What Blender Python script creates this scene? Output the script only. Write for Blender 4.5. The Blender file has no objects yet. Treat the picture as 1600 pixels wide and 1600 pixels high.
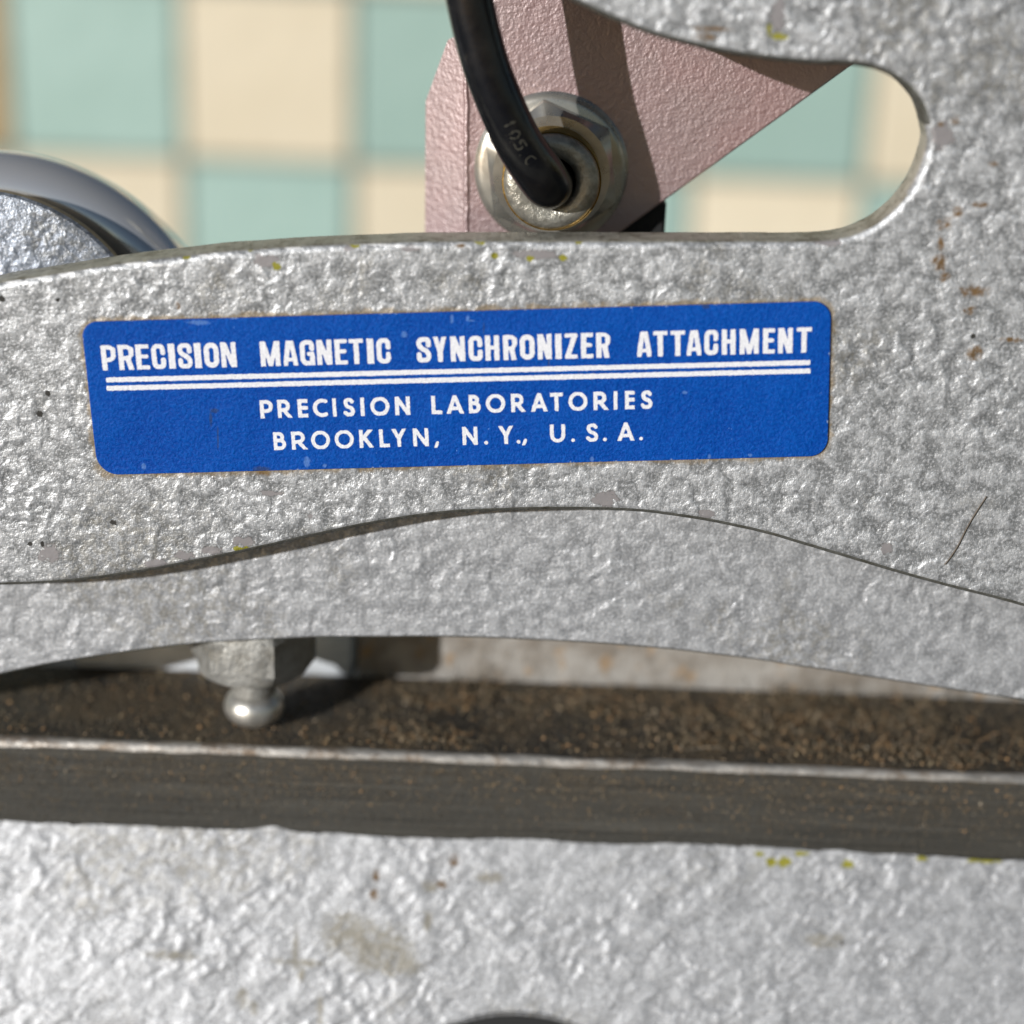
import bpy, bmesh, math, random
import numpy as np
from mathutils import Vector, Matrix

# ------------------------------------------------------------------ units
U = 5e-5            # one drawing unit = 0.05 mm; meshes are in metres
INV = 1.0 / U
random.seed(7)
rng = np.random.default_rng(11)

# ------------------------------------------------------------------ camera, sky, sun, exposure
FPX, PITCH, ROLL = 3000.0, math.radians(20.0), math.radians(2.1)
_F = np.array([0, math.cos(PITCH), -math.sin(PITCH)])
_R0 = np.array([1.0, 0, 0]); _U0 = np.array([0, math.sin(PITCH), math.cos(PITCH)])
_R = math.cos(ROLL) * _R0 + math.sin(ROLL) * _U0
_UP = -math.sin(ROLL) * _R0 + math.cos(ROLL) * _U0
_C = -_F * FPX

scene = bpy.context.scene
cam_d = bpy.data.cameras.new("camera")
cam = bpy.data.objects.new("camera", cam_d)
scene.collection.objects.link(cam)
M = Matrix.Identity(4)
for i in range(3):
    M[i][0] = _R[i]; M[i][1] = _UP[i]; M[i][2] = -_F[i]; M[i][3] = _C[i] * U
cam.matrix_world = M
cam_d.sensor_width = 36.0
cam_d.lens = 36.0 * FPX / 1600.0
cam_d.clip_start = 0.005
cam_d.clip_end = 50.0
cam_d.dof.use_dof = True
cam_d.dof.focus_distance = FPX * U
cam_d.dof.aperture_fstop = 13.0
scene.camera = cam

SUN_DIR = Vector((0.84, 1.0, -0.35)).normalized()      # the way the light travels
world = bpy.data.worlds.new("World"); scene.world = world
world.use_nodes = True
wn = world.node_tree
bg = wn.nodes["Background"]
sky = wn.nodes.new("ShaderNodeTexSky")
sky.sky_type = 'NISHITA'; sky.sun_disc = False
sky.air_density = 1.0; sky.dust_density = 0.6; sky.ozone_density = 1.0
sky.sun_elevation = math.asin(-SUN_DIR.z)
sky.sun_rotation = math.atan2(-SUN_DIR.x, -SUN_DIR.y)
wn.links.new(sky.outputs[0], bg.inputs[0])
bg.inputs[1].default_value = 0.05

sun_d = bpy.data.lights.new("sun", 'SUN')
sun = bpy.data.objects.new("sun", sun_d)
scene.collection.objects.link(sun)
sun_d.energy = 5.0; sun_d.angle = math.radians(0.53); sun_d.color = (1.0, 0.992, 0.98)
sun.rotation_euler = SUN_DIR.to_track_quat('-Z', 'Y').to_euler()
sun.location = (-0.3, -0.4, 0.3)

vs = scene.view_settings
vs.view_transform = 'Standard'; vs.look = 'None'; vs.gamma = 1.0; vs.use_curve_mapping = False
vs.exposure = -0.24
scene.cycles.use_denoising = True
scene.cycles.denoiser = 'OPENIMAGEDENOISE'
scene.cycles.denoising_input_passes = 'RGB_ALBEDO_NORMAL'
scene.cycles.max_bounces = 5
scene.cycles.sample_clamp_indirect = 4.0

# ------------------------------------------------------------------ helpers: places
def W(px, py, Y=0.0):
    """where the line of sight of a photograph point meets the upright plane at depth Y (drawing units)"""
    d = _F + _R * (px - 800) / FPX - _UP * (py - 800) / FPX
    return _C + d * (Y - _C[1]) / d[1]
def WZ(px, py, Z):
    d = _F + _R * (px - 800) / FPX - _UP * (py - 800) / FPX
    return _C + d * (Z - _C[2]) / d[2]
def xz(px, py, Y=0.0):
    p = W(px, py, Y); return (p[0], p[2])

def spline(pts, n=10, closed=False):
    """Catmull-Rom through the points"""
    P = [np.array(p, float) for p in pts]; out = []
    N = len(P); rngk = range(N) if closed else range(N - 1)
    for k in rngk:
        p1, p2 = P[k], P[(k + 1) % N]
        p0 = P[(k - 1) % N] if closed or k > 0 else 2 * p1 - p2
        p3 = P[(k + 2) % N] if closed or k + 2 < N else 2 * p2 - p1
        for j in range(n):
            t = j / n
            out.append(0.5 * ((2 * p1) + (-p0 + p2) * t + (2 * p0 - 5 * p1 + 4 * p2 - p3) * t * t + (-p0 + 3 * p1 - 3 * p2 + p3) * t ** 3))
    if not closed: out.append(P[-1])
    return out

# ------------------------------------------------------------------ helpers: objects
COL = scene.collection
def tag(o, label=None, cat=None, group=None, kind=None):
    if label: o["label"] = label
    if cat: o["category"] = cat
    if group: o["group"] = group
    if kind: o["kind"] = kind
    return o
def thing(name, base, label, cat):
    o = bpy.data.objects.new(name, None); COL.objects.link(o)
    o.empty_display_size = 0.003
    o.location = Vector(base) * U
    bpy.context.view_layer.update()
    return tag(o, label, cat)
def adopt(o, parent):
    if parent is not None:
        o.parent = parent
        o.matrix_parent_inverse = parent.matrix_world.inverted()
def obj(name, verts, faces, mats, parent=None, fmat=None, smooth=None, sharp_angle=None):
    """one mesh object; verts in drawing units"""
    me = bpy.data.meshes.new(name)
    me.from_pydata([tuple(float(c) * U for c in v) for v in verts], [], [tuple(f) for f in faces])
    for m in (mats if isinstance(mats, (list, tuple)) else [mats]): me.materials.append(m)
    if fmat is not None: me.polygons.foreach_set("material_index", list(fmat))
    if smooth is not None:
        if isinstance(smooth, bool): smooth = [smooth] * len(me.polygons)
        me.polygons.foreach_set("use_smooth", list(smooth))
    me.update()
    if sharp_angle: me.set_sharp_from_angle(angle=math.radians(sharp_angle))
    o = bpy.data.objects.new(name, me); COL.objects.link(o)
    adopt(o, parent)
    return o

def plate(name, outline, y0, t, bev, mats, parent=None, seg=5, edge_rough=0.0, broken=False):
    """upright slab from an (x,z) outline: front face at y0, thickness t, rounded arrises.
    material 0 on faces and arrises, 1 on the flanks"""
    P = np.array(outline, float)
    area = 0.5 * np.sum(P[:, 0] * np.roll(P[:, 1], -1) - np.roll(P[:, 0], -1) * P[:, 1])
    if area < 0: P = P[::-1]
    tan = np.roll(P, -1, 0) - np.roll(P, 1, 0)
    tan /= np.linalg.norm(tan, axis=1)[:, None]
    nin = np.stack([-tan[:, 1], tan[:, 0]], 1)          # inward for counter-clockwise
    n = len(P)
    jit = np.zeros(n)
    if edge_rough:
        jit = np.convolve(rng.normal(0, 1, n + 4), np.ones(5) / 5, 'valid') * edge_rough
    rings = []
    for k in range(seg + 1):
        a = math.pi / 2 * k / seg
        rings.append((bev * (1 - math.sin(a)), y0 + bev * (1 - math.cos(a))))
    for k in range(seg + 1):
        a = math.pi / 2 * k / seg
        rings.append((bev * (1 - math.cos(a)), y0 + t - bev * (1 - math.sin(a))))
    verts = []
    for ins, y in rings:
        for i in range(n):
            q = P[i] + nin[i] * (ins + jit[i] * (1 if ins < bev * .99 else .6))
            verts.append((q[0], y, q[1]))
    faces, fm, sm = [], [], []
    faces.append(list(range(n))); fm.append(0); sm.append(False)
    R = len(rings)
    for r in range(R - 1):
        for i in range(n):
            j = (i + 1) % n
            faces.append((r * n + i, (r + 1) * n + i, (r + 1) * n + j, r * n + j)); sm.append(True)
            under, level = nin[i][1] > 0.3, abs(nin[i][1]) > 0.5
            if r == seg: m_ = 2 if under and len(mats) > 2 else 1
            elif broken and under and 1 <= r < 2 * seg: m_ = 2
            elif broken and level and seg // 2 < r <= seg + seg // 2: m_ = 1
            else: m_ = 0
            fm.append(m_)
    faces.append(list(range((R - 1) * n, R * n))[::-1]); fm.append(0); sm.append(False)
    o = obj(name, verts, faces, mats, parent, fm, sm)
    me = o.data
    # keep the flat faces flat: the rim edges of the two caps are sharp
    sh = me.attributes.new("sharp_edge", 'BOOLEAN', 'EDGE')
    vals = []
    for e in me.edges:
        a, b = e.vertices
        vals.append((a < n and b < n) or (a >= (R - 1) * n and b >= (R - 1) * n))
    sh.data.foreach_set("value", vals)
    return o

def lathe(name, prof, axis, mat, parent=None, n=96, smooth_angle=35, hexa=False):
    """turned part about the Y direction through axis (x,z); prof = [(radius, y)...] from front centre outwards to back"""
    verts, faces = [], []
    for r, y in prof:
        for k in range(n):
            a = 2 * math.pi * k / n
            rr = r
            verts.append((axis[0] + rr * math.cos(a), y, axis[1] + rr * math.sin(a)))
    for p in range(len(prof) - 1):
        for k in range(n):
            j = (k + 1) % n
            faces.append((p * n + k, p * n + j, (p + 1) * n + j, (p + 1) * n + k))
    return obj(name, verts, faces, mat, parent, None, True, smooth_angle)

def tube(name, pts, radii, mat, parent=None, n=32):
    verts, faces = [], []
    P = [np.array(p, float) for p in pts]
    fr = frames(P)
    for i, p in enumerate(P):
        t, a, b = fr[i]
        r = radii[i] if hasattr(radii, '__len__') else radii
        for k in range(n):
            an = 2 * math.pi * k / n
            verts.append(p + r * (math.cos(an) * a + math.sin(an) * b))
    for i in range(len(P) - 1):
        for k in range(n):
            j = (k + 1) % n
            faces.append((i * n + k, (i + 1) * n + k, (i + 1) * n + j, i * n + j))
    faces.append(list(range(n))); faces.append(list(range((len(P) - 1) * n, len(P) * n))[::-1])
    return obj(name, verts, faces, mat, parent, None, True, 60)
def frames(P):
    out = []; ref = np.array([1.0, 0, 0])
    for i in range(len(P)):
        t = P[min(i + 1, len(P) - 1)] - P[max(i - 1, 0)]
        t = t / np.linalg.norm(t)
        a = ref - t * (ref @ t); a /= np.linalg.norm(a)
        b = np.cross(t, a); ref = a
        out.append((t, a, b))
    return out

# ------------------------------------------------------------------ helpers: materials
def lin(*c):
    r = []
    for v in c:
        v /= 255.0
        r.append(v / 12.92 if v <= 0.04045 else ((v + 0.055) / 1.055) ** 2.4)
    return tuple(r) + (1.0,)

class NT:
    """small node-tree writer; coordinates are the object's own, in drawing units"""
    def __init__(s, name):
        s.m = bpy.data.materials.new(name); s.m.use_nodes = True
        s.t = s.m.node_tree; s.p = s.t.nodes["Principled BSDF"]
        tc = s.t.nodes.new("ShaderNodeTexCoord")
        s.co = s.vm('MULTIPLY', tc.outputs["Object"], (INV, INV, INV))
        s.dim = '3D'
    def flatten(s):
        """switch to cheaper 2D textures over the upright face (x, z)"""
        sp = s.t.nodes.new("ShaderNodeSeparateXYZ"); s.L(s.co, sp.inputs[0])
        cb = s.t.nodes.new("ShaderNodeCombineXYZ")
        s.L(sp.outputs[0], cb.inputs[0]); s.L(s.ma('ADD', sp.outputs[2], s.ma('MULTIPLY', sp.outputs[1], 0.6)), cb.inputs[1])
        s.dim = '2D'; s.co2 = cb.outputs[0]
    def L(s, a, b): s.t.links.new(a, b)
    def put(s, sock, v):
        if isinstance(v, bpy.types.NodeSocket): s.L(v, sock)
        else: sock.default_value = v
    def vm(s, op, a, b=None, c=None):
        n = s.t.nodes.new("ShaderNodeVectorMath"); n.operation = op
        s.put(n.inputs[0], a)
        if b is not None: s.put(n.inputs[1], b)
        if c is not None: s.put(n.inputs[2], c)
        return n.outputs["Value"] if op in ('LENGTH', 'DOT_PRODUCT', 'DISTANCE') else n.outputs[0]
    def ma(s, op, a, b=None, c=None, clamp=False):
        n = s.t.nodes.new("ShaderNodeMath"); n.operation = op; n.use_clamp = clamp
        s.put(n.inputs[0], a)
        if b is not None: s.put(n.inputs[1], b)
        if c is not None: s.put(n.inputs[2], c)
        return n.outputs[0]
    def noise(s, size, detail=2.0, rough=0.5, co=None, dist=0.0, color=False):
        n = s.t.nodes.new("ShaderNodeTexNoise"); n.noise_dimensions = s.dim
        n.inputs["Scale"].default_value = 1.0 / size
        n.inputs["Detail"].default_value = detail
        n.inputs["Roughness"].default_value = rough
        n.inputs["Distortion"].default_value = dist
        s.L(co if co is not None else (s.co if s.dim == '3D' else s.co2), n.inputs["Vector"])
        return n.outputs["Color"] if color else n.outputs["Fac"]
    def voro(s, size, co=None, feature='SMOOTH_F1', smooth=0.5, rand=1.0):
        n = s.t.nodes.new("ShaderNodeTexVoronoi"); n.voronoi_dimensions = s.dim; n.feature = feature
        n.inputs["Scale"].default_value = 1.0 / size
        n.inputs["Randomness"].default_value = rand
        if feature == 'SMOOTH_F1': n.inputs["Smoothness"].default_value = smooth
        s.L(co if co is not None else (s.co if s.dim == '3D' else s.co2), n.inputs["Vector"])
        return n.outputs["Distance"]
    def ramp(s, v, a, b, lo=0.0, hi=1.0, smooth=True):
        n = s.t.nodes.new("ShaderNodeMapRange")
        n.interpolation_type = 'SMOOTHSTEP' if smooth else 'LINEAR'
        s.put(n.inputs[0], v)
        n.inputs[1].default_value = a; n.inputs[2].default_value = b
        n.inputs[3].default_value = lo; n.inputs[4].default_value = hi
        return n.outputs[0]
    def mix(s, f, a, b, mode='MIX'):
        n = s.t.nodes.new("ShaderNodeMix"); n.data_type = 'RGBA'; n.blend_type = mode
        s.put(n.inputs[0], f); s.put(n.inputs[6], a); s.put(n.inputs[7], b)
        return n.outputs[2]
    def mixf(s, f, a, b):
        n = s.t.nodes.new("ShaderNodeMix"); n.data_type = 'FLOAT'
        s.put(n.inputs[0], f); s.put(n.inputs[2], a); s.put(n.inputs[3], b)
        return n.outputs[0]
    def bump(s, h, dist, strength=1.0, prev=None):
        n = s.t.nodes.new("ShaderNodeBump")
        n.inputs["Strength"].default_value = strength
        n.inputs["Distance"].default_value = dist * U
        s.L(h, n.inputs["Height"])
        if prev is not None: s.L(prev, n.inputs["Normal"])
        return n.outputs[0]
    def stretch(s, k):
        return s.vm('MULTIPLY', s.co, k)
    def set(s, **kw):
        for k, v in kw.items():
            s.put(s.p.inputs[{'base_color': 'Base Color', 'metallic': 'Metallic', 'roughness': 'Roughness', 'specular_ior_level': 'Specular IOR Level'}[k]], v)
        return s.m
    def spots(s, lst, wob, edge=0.12):
        """mask of irregular flecks; lst = [(x, z, rx, rz)...]"""
        acc = None
        for x, z, rx, rz in lst:
            v = s.vm('MULTIPLY', s.vm('SUBTRACT', s.co, (x, 0, z)), (1 / rx, 0.0, 1 / rz))
            l = s.vm('LENGTH', v)
            acc = l if acc is None else s.ma('MINIMUM', acc, l)
        d = s.ma('ADD', acc, wob)
        return s.ramp(d, 1.0 - edge, 1.0 + edge, 1.0, 0.0)

def hammertone(name, light, dark, cell=27.0, relief=7.0, fleck=1.0, metal=0.75, rough=0.42, chips=None, nameplate=None, warp=1.0, streak=None):
    """silver hammer-finish enamel: rounded blobs of flake between darker seams"""
    n = NT(name); n.flatten()
    if streak:
        vr = n.t.nodes.new("ShaderNodeVectorRotate"); vr.rotation_type = 'Z_AXIS'; vr.inputs["Angle"].default_value = math.radians(streak[0])
        n.L(n.co2, vr.inputs["Vector"]); flat_co = n.co2; n.co2 = n.vm('MULTIPLY', vr.outputs[0], (streak[1], 1.0, 1.0))
    wv = n.vm('SUBTRACT', n.noise(cell * 1.3, 1, 0.5, color=True), (0.5, 0.5, 0.5))
    co = n.vm('ADD', n.co2, n.vm('MULTIPLY', wv, (cell * 1.3 * warp,) * 3))
    v1 = n.voro(cell, co, smooth=1.0)
    mid = n.noise(cell * 0.55, 3, 0.6)
    big = n.noise(cell * 1.9, 2, 0.5)
    fine = n.noise(4.8, 2, 0.7)
    h = n.ma('MULTIPLY', v1, -1.0)
    h = n.ma('MULTIPLY_ADD', mid, 0.35, h)
    hp = n.ma('MULTIPLY_ADD', big, 1.0, h)
    seam = n.ramp(n.ma('MULTIPLY_ADD', mid, -1.1, n.ma('MULTIPLY_ADD', big, -0.5, v1)), -0.75, -0.05)
    col = n.mix(n.ma('MULTIPLY', seam, 0.76), light, dark)
    patch = n.noise(420, 4, 0.65)
    col = n.mix(n.ramp(patch, 0.35, 0.7, 0.0, 0.12), col, dark)
    col = n.mix(n.ramp(fine, 0.50, 0.74, 0.0, 0.62), col, (0.86, 0.87, 0.90, 1))
    col = n.mix(n.ramp(fine, 0.50, 0.28, 0.0, 0.32), col, tuple(v * 0.6 for v in dark[:3]) + (1,))
    # grime with an outline of its own, here and there
    grime = n.ma('MULTIPLY', n.ramp(patch, 0.54, 0.66), n.ramp(mid, 0.42, 0.6))
    col = n.mix(n.ma('MULTIPLY', grime, 0.4), col, lin(112, 104, 82))
    met, rgh = metal, rough; flatk = None
    wob = n.ma('MULTIPLY', n.ma('SUBTRACT', n.noise(11, 3, 0.65), 0.5), 2.0)
    if chips:
        for kind, tone, m_, r_ in (('bare', lin(150, 146, 147), 0.35, 0.5), ('rust', lin(104, 80, 48), 0.0, 0.8), ('primer', lin(138, 134, 36), 0.0, 0.6),
                                   ('pit', lin(48, 46, 42), 0.0, 0.8), ('flake', lin(232, 232, 232), 0.2, 0.4), ('rub', lin(142, 138, 128), 0.2, 0.6)):
            if not chips.get(kind): continue
            k = n.spots(chips[kind], wob, 0.5 if kind in ('rust', 'rub') else 0.1)
            if kind in ('rust', 'rub'):
                k = n.ma('MULTIPLY', k, n.ramp(mid, 0.3, 0.55, 0.35, 1.0))
            if kind == 'bare':
                rim = n.spots([(x, z, rx * 1.12, rz * 1.14) for x, z, rx, rz in chips[kind]], wob, 0.05)
                col = n.mix(n.ma('MULTIPLY', rim, 0.65), col, lin(84, 78, 72))
                flatk = k
            col = n.mix(k, col, tone)
            met = n.mixf(k, met, m_); rgh = n.mixf(k, rgh, r_)
    if nameplate:
        # old adhesive and rust creeping out round the name plate
        cx, cz, ang, hw, hh = nameplate
        rot = n.t.nodes.new("ShaderNodeVectorRotate"); rot.rotation_type = 'Y_AXIS'
        n.L(n.co, rot.inputs["Vector"]); rot.inputs["Center"].default_value = (cx, 0, cz)
        rot.inputs["Angle"].default_value = ang
        q = n.vm('ABSOLUTE', n.vm('SUBTRACT', rot.outputs[0], (cx, 0, cz)))
        q = n.vm('MAXIMUM', n.vm('SUBTRACT', q, (hw - 22, 1e6, hh - 22)), (0, 0, 0))
        d = n.ma('SUBTRACT', n.vm('LENGTH', q), 22.0)
        d = n.ma('ADD', d, n.ma('MULTIPLY', n.ma('SUBTRACT', n.noise(26, 4, 0.7), 0.5), 26))
        k = n.ma('MULTIPLY', n.ramp(d, 1.0, 9.0, 1.0, 0.0), 0.72)
        col = n.mix(k, col, lin(132, 112, 78))
        met = n.mixf(k, met, 0.1)
    n.set(base_color=col, metallic=met, roughness=rgh)
    amp = n.ramp(n.noise(170, 2, 0.5), 0.3, 0.7, relief * 0.5, relief * 1.35)
    nb = n.bump(n.ma('MULTIPLY_ADD', fine, fleck, n.ma('MULTIPLY', hp, amp)), 1.0)
    if flatk is not None:                       # bare chips are smooth
        ge = n.t.nodes.new("ShaderNodeNewGeometry")
        mx = n.t.nodes.new("ShaderNodeMix"); mx.data_type = 'VECTOR'
        n.put(mx.inputs[0], n.ma('MULTIPLY', flatk, 0.8)); n.L(nb, mx.inputs[4]); n.L(ge.outputs["Normal"], mx.inputs[5]); nb = mx.outputs[1]
    n.L(nb, n.p.inputs["Normal"])
    return n.m

def flat_metal(name, col, rough=0.4, metal=1.0, bump=1.0, size=30, stretch=(1, 1, 1), dirt=None, dirt_amt=0.5):
    n = NT(name)
    co = n.stretch(stretch)
    a = n.noise(size, 5, 0.65, co)
    c = n.mix(n.ramp(a, 0.3, 0.7), tuple(v * 0.72 for v in col[:3]) + (1,), col)
    if dirt:
        k = n.ramp(n.noise(size * 2.3, 5, 0.7), 0.45, 0.68)
        c = n.mix(n.ma('MULTIPLY', k, dirt_amt), c, dirt)
    n.set(base_color=c, metallic=metal, roughness=n.ramp(a, 0.2, 0.8, rough * 0.8, rough * 1.25))
    n.L(n.bump(a, bump), n.p.inputs["Normal"])
    return n.m

# ------------------------------------------------------------------ name plate frame (used by the arm's paint as well)
_tl, _tr, _bl, _br = (np.array(xz(*p)) for p in ((131, 503), (1298, 469), (150, 741), (1293, 712)))
NP_C = (_tl + _tr + _bl + _br) / 4
NP_W = 0.5 * (np.linalg.norm(_tr - _tl) + np.linalg.norm(_br - _bl))
NP_H = 0.5 * (np.linalg.norm(_tr - _br) + np.linalg.norm(_tl - _bl))
_d = (_tr - _tl) + (_br - _bl)
NP_A = math.atan2(_d[1], _d[0])
NP_UX = np.array([math.cos(NP_A), math.sin(NP_A)]); NP_VX = np.array([-math.sin(NP_A), math.cos(NP_A)])
def np_uv(px, py):
    p = np.array(xz(px, py)) - NP_C
    return float(p @ NP_UX), float(p @ NP_VX)
def np_pos(u, v, y):
    p = NP_C + NP_UX * u + NP_VX * v
    return (p[0], y, p[1])

def S(lst, Y=0.0, shrink=0.78):
    out = []
    for px, py, rx, ry in lst:
        x, z = xz(px, py, Y); k = 1 + Y / 3000
        out.append((x, z, rx * k * shrink, ry * k * 1.06 * shrink))
    return out

ARM_CHIPS = {
    'primer': S([(163, 408, 11, 5), (222, 404, 13, 5), (290, 402, 8, 5), (392, 389, 12, 5), (432, 416, 7, 8), (555, 382, 11, 5), (748, 377, 12, 6), (772, 400, 7, 5),
                 (905, 378, 9, 4), (963, 42, 10, 7), (1418, 176, 4, 8), (1217, 57, 14, 6), (1202, 46, 4, 10), (378, 858, 20, 5), (1103, 817, 13, 4), (1420, 899, 13, 3),
                 (1036, 808, 9, 3), (827, 404, 8, 5), (880, 402, 8, 5), (640, 813, 16, 3)]),
    'bare': S([(78, 866, 19, 16), (243, 880, 20, 9), (287, 868, 17, 8), (330, 860, 20, 8), (382, 846, 20, 9), (424, 771, 17, 5), (945, 779, 22, 15), (1105, 804, 15, 9),
               (1385, 857, 10, 12), (415, 408, 22, 11), (640, 388, 16, 6), (840, 398, 40, 8), (1216, 22, 12, 26), (1472, 212, 18, 20), (1295, 380, 20, 5), (486, 806, 6, 5), (545, 388, 10, 6)]),
    'flake': S([(20, 441, 30, 4), (62, 434, 26, 5), (100, 427, 16, 7), (215, 413, 70, 2.5), (330, 401, 30, 2), (600, 384, 60, 2), (455, 388, 22, 2)]),
    'rust': S([(1475, 350, 11, 10), (1497, 331, 9, 10), (1468, 409, 14, 15), (1476, 432, 9, 8), (1531, 320, 14, 5), (1470, 380, 6, 14), (1493, 188, 8, 7), (1470, 194, 5, 5),
               (1553, 256, 10, 4), (1515, 485, 11, 7), (1523, 552, 14, 13), (1578, 531, 20, 5), (1522, 455, 26, 9), (1110, 45, 34, 4), (1102, 58, 18, 7), (278, 478, 5, 6), (410, 738, 16, 7), (720, 384, 10, 4)]),
    'pit': S([(75, 615, 6, 5), (62, 646, 7, 5), (178, 816, 7, 6), (90, 469, 5, 4), (3, 467, 7, 6), (47, 850, 5, 4), (66, 850, 4, 6), (1520, 526, 5, 4)]),
}
YR = 80.0           # front of the rear arm
BASE_CHIPS_Y = 250.0

MAT = {}
MAT['arm'] = hammertone("hammer_enamel_front", lin(202, 204, 206), lin(112, 114, 115), 22.0, 2.9, 1.1, 0.47, 0.45, ARM_CHIPS,
                        (NP_C[0], NP_C[1], NP_A, NP_W / 2, NP_H / 2))
MAT['rear'] = hammertone("hammer_enamel_rear", lin(196, 198, 201), lin(144, 146, 149), 26.0, 2.7, 1.0, 0.48, 0.46)
MAT['disc'] = hammertone("hammer_enamel_blue_grey", lin(160, 167, 178), lin(112, 118, 128), 20.0, 2.2, 1.0, 0.6, 0.42)
MAT['under'] = flat_metal("edge_painted_shade", lin(96, 96, 90), 0.6, 0.2, 3.0, 14, (1, 0.25, 1), lin(60, 58, 44), 0.7)  # darker copy of the bare edge; underside shade painted into its colour
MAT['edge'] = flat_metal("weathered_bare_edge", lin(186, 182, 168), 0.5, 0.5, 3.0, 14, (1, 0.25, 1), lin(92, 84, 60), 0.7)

# ------------------------------------------------------------------ setting: table and tiled wall
YW = 6000.0
TILE = 779.0
n = NT("grout"); MAT['grout'] = n.set(base_color=n.mix(n.noise(60, 4), lin(104, 108, 104), lin(128, 130, 124)), roughness=0.9)
def tile_mat(name, col, col2):
    n = NT(name)
    oi = n.t.nodes.new("ShaderNodeObjectInfo")
    c = n.mix(n.ramp(n.noise(500, 4, 0.6), 0.3, 0.7), col, col2)
    c = n.mix(n.ma('MULTIPLY', oi.outputs["Random"], 0.6), c, tuple(v * 0.85 for v in col2[:3]) + (1,))
    n.set(base_color=c, roughness=0.45)
    n.L(n.bump(n.noise(160, 3), 10), n.p.inputs["Normal"])
    return n.m
MAT['tile_green'] = tile_mat("glazed_tile_mint", lin(168, 194, 185), lin(158, 185, 175))
MAT['tile_tan'] = tile_mat("glazed_tile_tan", lin(190, 162, 120), lin(178, 150, 108))
MAT['tile_beige'] = tile_mat("glazed_tile_cream", lin(231, 219, 194), lin(222, 209, 182))
n = NT("table_stone"); MAT['table'] = n.set(base_color=n.mix(n.noise(300, 6, 0.6), lin(46, 47, 50), lin(60, 61, 64)), roughness=0.8)

ZT = -1750.0       # table top
hx, hz0, hz1 = 9000.0, ZT, 5200.0
wall = obj("wall", [(-hx, YW + 30, hz0), (hx, YW + 30, hz0), (hx, YW + 30, hz1), (-hx, YW + 30, hz1), (-hx, YW + 600, hz0), (hx, YW + 600, hz0), (hx, YW + 600, hz1), (-hx, YW + 600, hz1)],
           [(0, 1, 2, 3), (5, 4, 7, 6), (3, 2, 6, 7), (0, 4, 5, 1), (1, 5, 6, 2), (4, 0, 3, 7)], MAT['grout'])
tag(wall, kind='structure'); wall["label"] = "chequered wall of mint green and cream square tiles behind the machine"
table = obj("table_top", [(-14000, -9000, ZT), (14000, -9000, ZT), (14000, YW + 30, ZT), (-14000, YW + 30, ZT), (-14000, -9000, ZT - 500), (14000, -9000, ZT - 500), (14000, YW + 30, ZT - 500), (-14000, YW + 30, ZT - 500)],
            [(0, 1, 2, 3), (7, 6, 5, 4), (0, 4, 5, 1), (1, 5, 6, 2), (2, 6, 7, 3), (3, 7, 4, 0)], MAT['table'])
tag(table, kind='structure')
tx0, tz0 = -783.8, -515.0      # a joint crossing on the wall
tmesh = {}
for key in ('tile_green', 'tile_beige', 'tile_tan'):
    bm = bmesh.new()
    bmesh.ops.create_cube(bm, size=1.0)
    for v in bm.verts:
        v.co = Vector((v.co.x * (TILE - 26), v.co.y * 70, v.co.z * (TILE - 26))) * U
    bmesh.ops.bevel(bm, geom=[e for e in bm.edges], offset=14 * U, segments=2, affect='EDGES', profile=0.5)
    me = bpy.data.meshes.new("tile"); bm.to_mesh(me); bm.free()
    me.materials.append(MAT[key]); tmesh[key] = me
for i in range(-6, 7):
    for j in range(-1, 6):
        key = 'tile_beige' if (i + j) % 2 == 1 else 'tile_green'
        if i == -3 and j == 0: key = 'tile_tan'
        # column i=0 starts right of the crossing; above it (j=0) the tile is green
        o = bpy.data.objects.new("tile", tmesh[key]); COL.objects.link(o)
        o.location = Vector((tx0 + (i + .5) * TILE + random.uniform(-2, 2), YW + 12 + random.uniform(-3, 3), tz0 + (j + .5) * TILE + random.uniform(-2, 2))) * U
        o.rotation_euler = (random.uniform(-.004, .004), 0, random.uniform(-.004, .004))
        adopt(o, wall)

# ------------------------------------------------------------------ machine base
YS = 190.0                              # depth of the stop screw's axis
ZR = W(395, 1140, YS - 20)[2]           # rail top level
p = WZ(800, 1184, ZR); YE = p[1]        # front arris of the rail
YB = WZ(800, 1066, ZR)[1]               # back of the rail
ZF = W(800, 1312, YE)[2]                # where the enamel starts
X0, X1 = -1700.0, 1700.0
base = thing("machine_base", (0, YE, ZT), "grey hammer-finish machine base with a dirty steel rail along its top", "machine base")

n = NT("dirty_steel_rail")
a = n.noise(40, 6, 0.7); g = n.noise(9, 4, 0.7)
c = n.mix(n.ramp(a, 0.3, 0.7), lin(46, 44, 40), lin(78, 73, 65))
c = n.mix(n.ma('MULTIPLY', n.ramp(n.noise(150, 4, 0.65), 0.42, 0.62), 0.6), c, lin(98, 84, 64))
c = n.mix(n.ma('MULTIPLY', n.ramp(g, 0.5, 0.68), 0.55), c, lin(122, 106, 82))
c = n.mix(n.ma('MULTIPLY', n.ramp(n.noise(6, 2, co=n.vm('ADD', n.co, (900, 0, 0))), 0.66, 0.74), 0.7), c, lin(160, 122, 84))
n.set(base_color=c, metallic=0.15, roughness=0.75)
b = n.bump(n.ma('ADD', g, n.ma('MULTIPLY', a, 2.0)), 6)
n.L(b, n.p.inputs["Normal"]); MAT['rail_top'] = n.m

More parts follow.
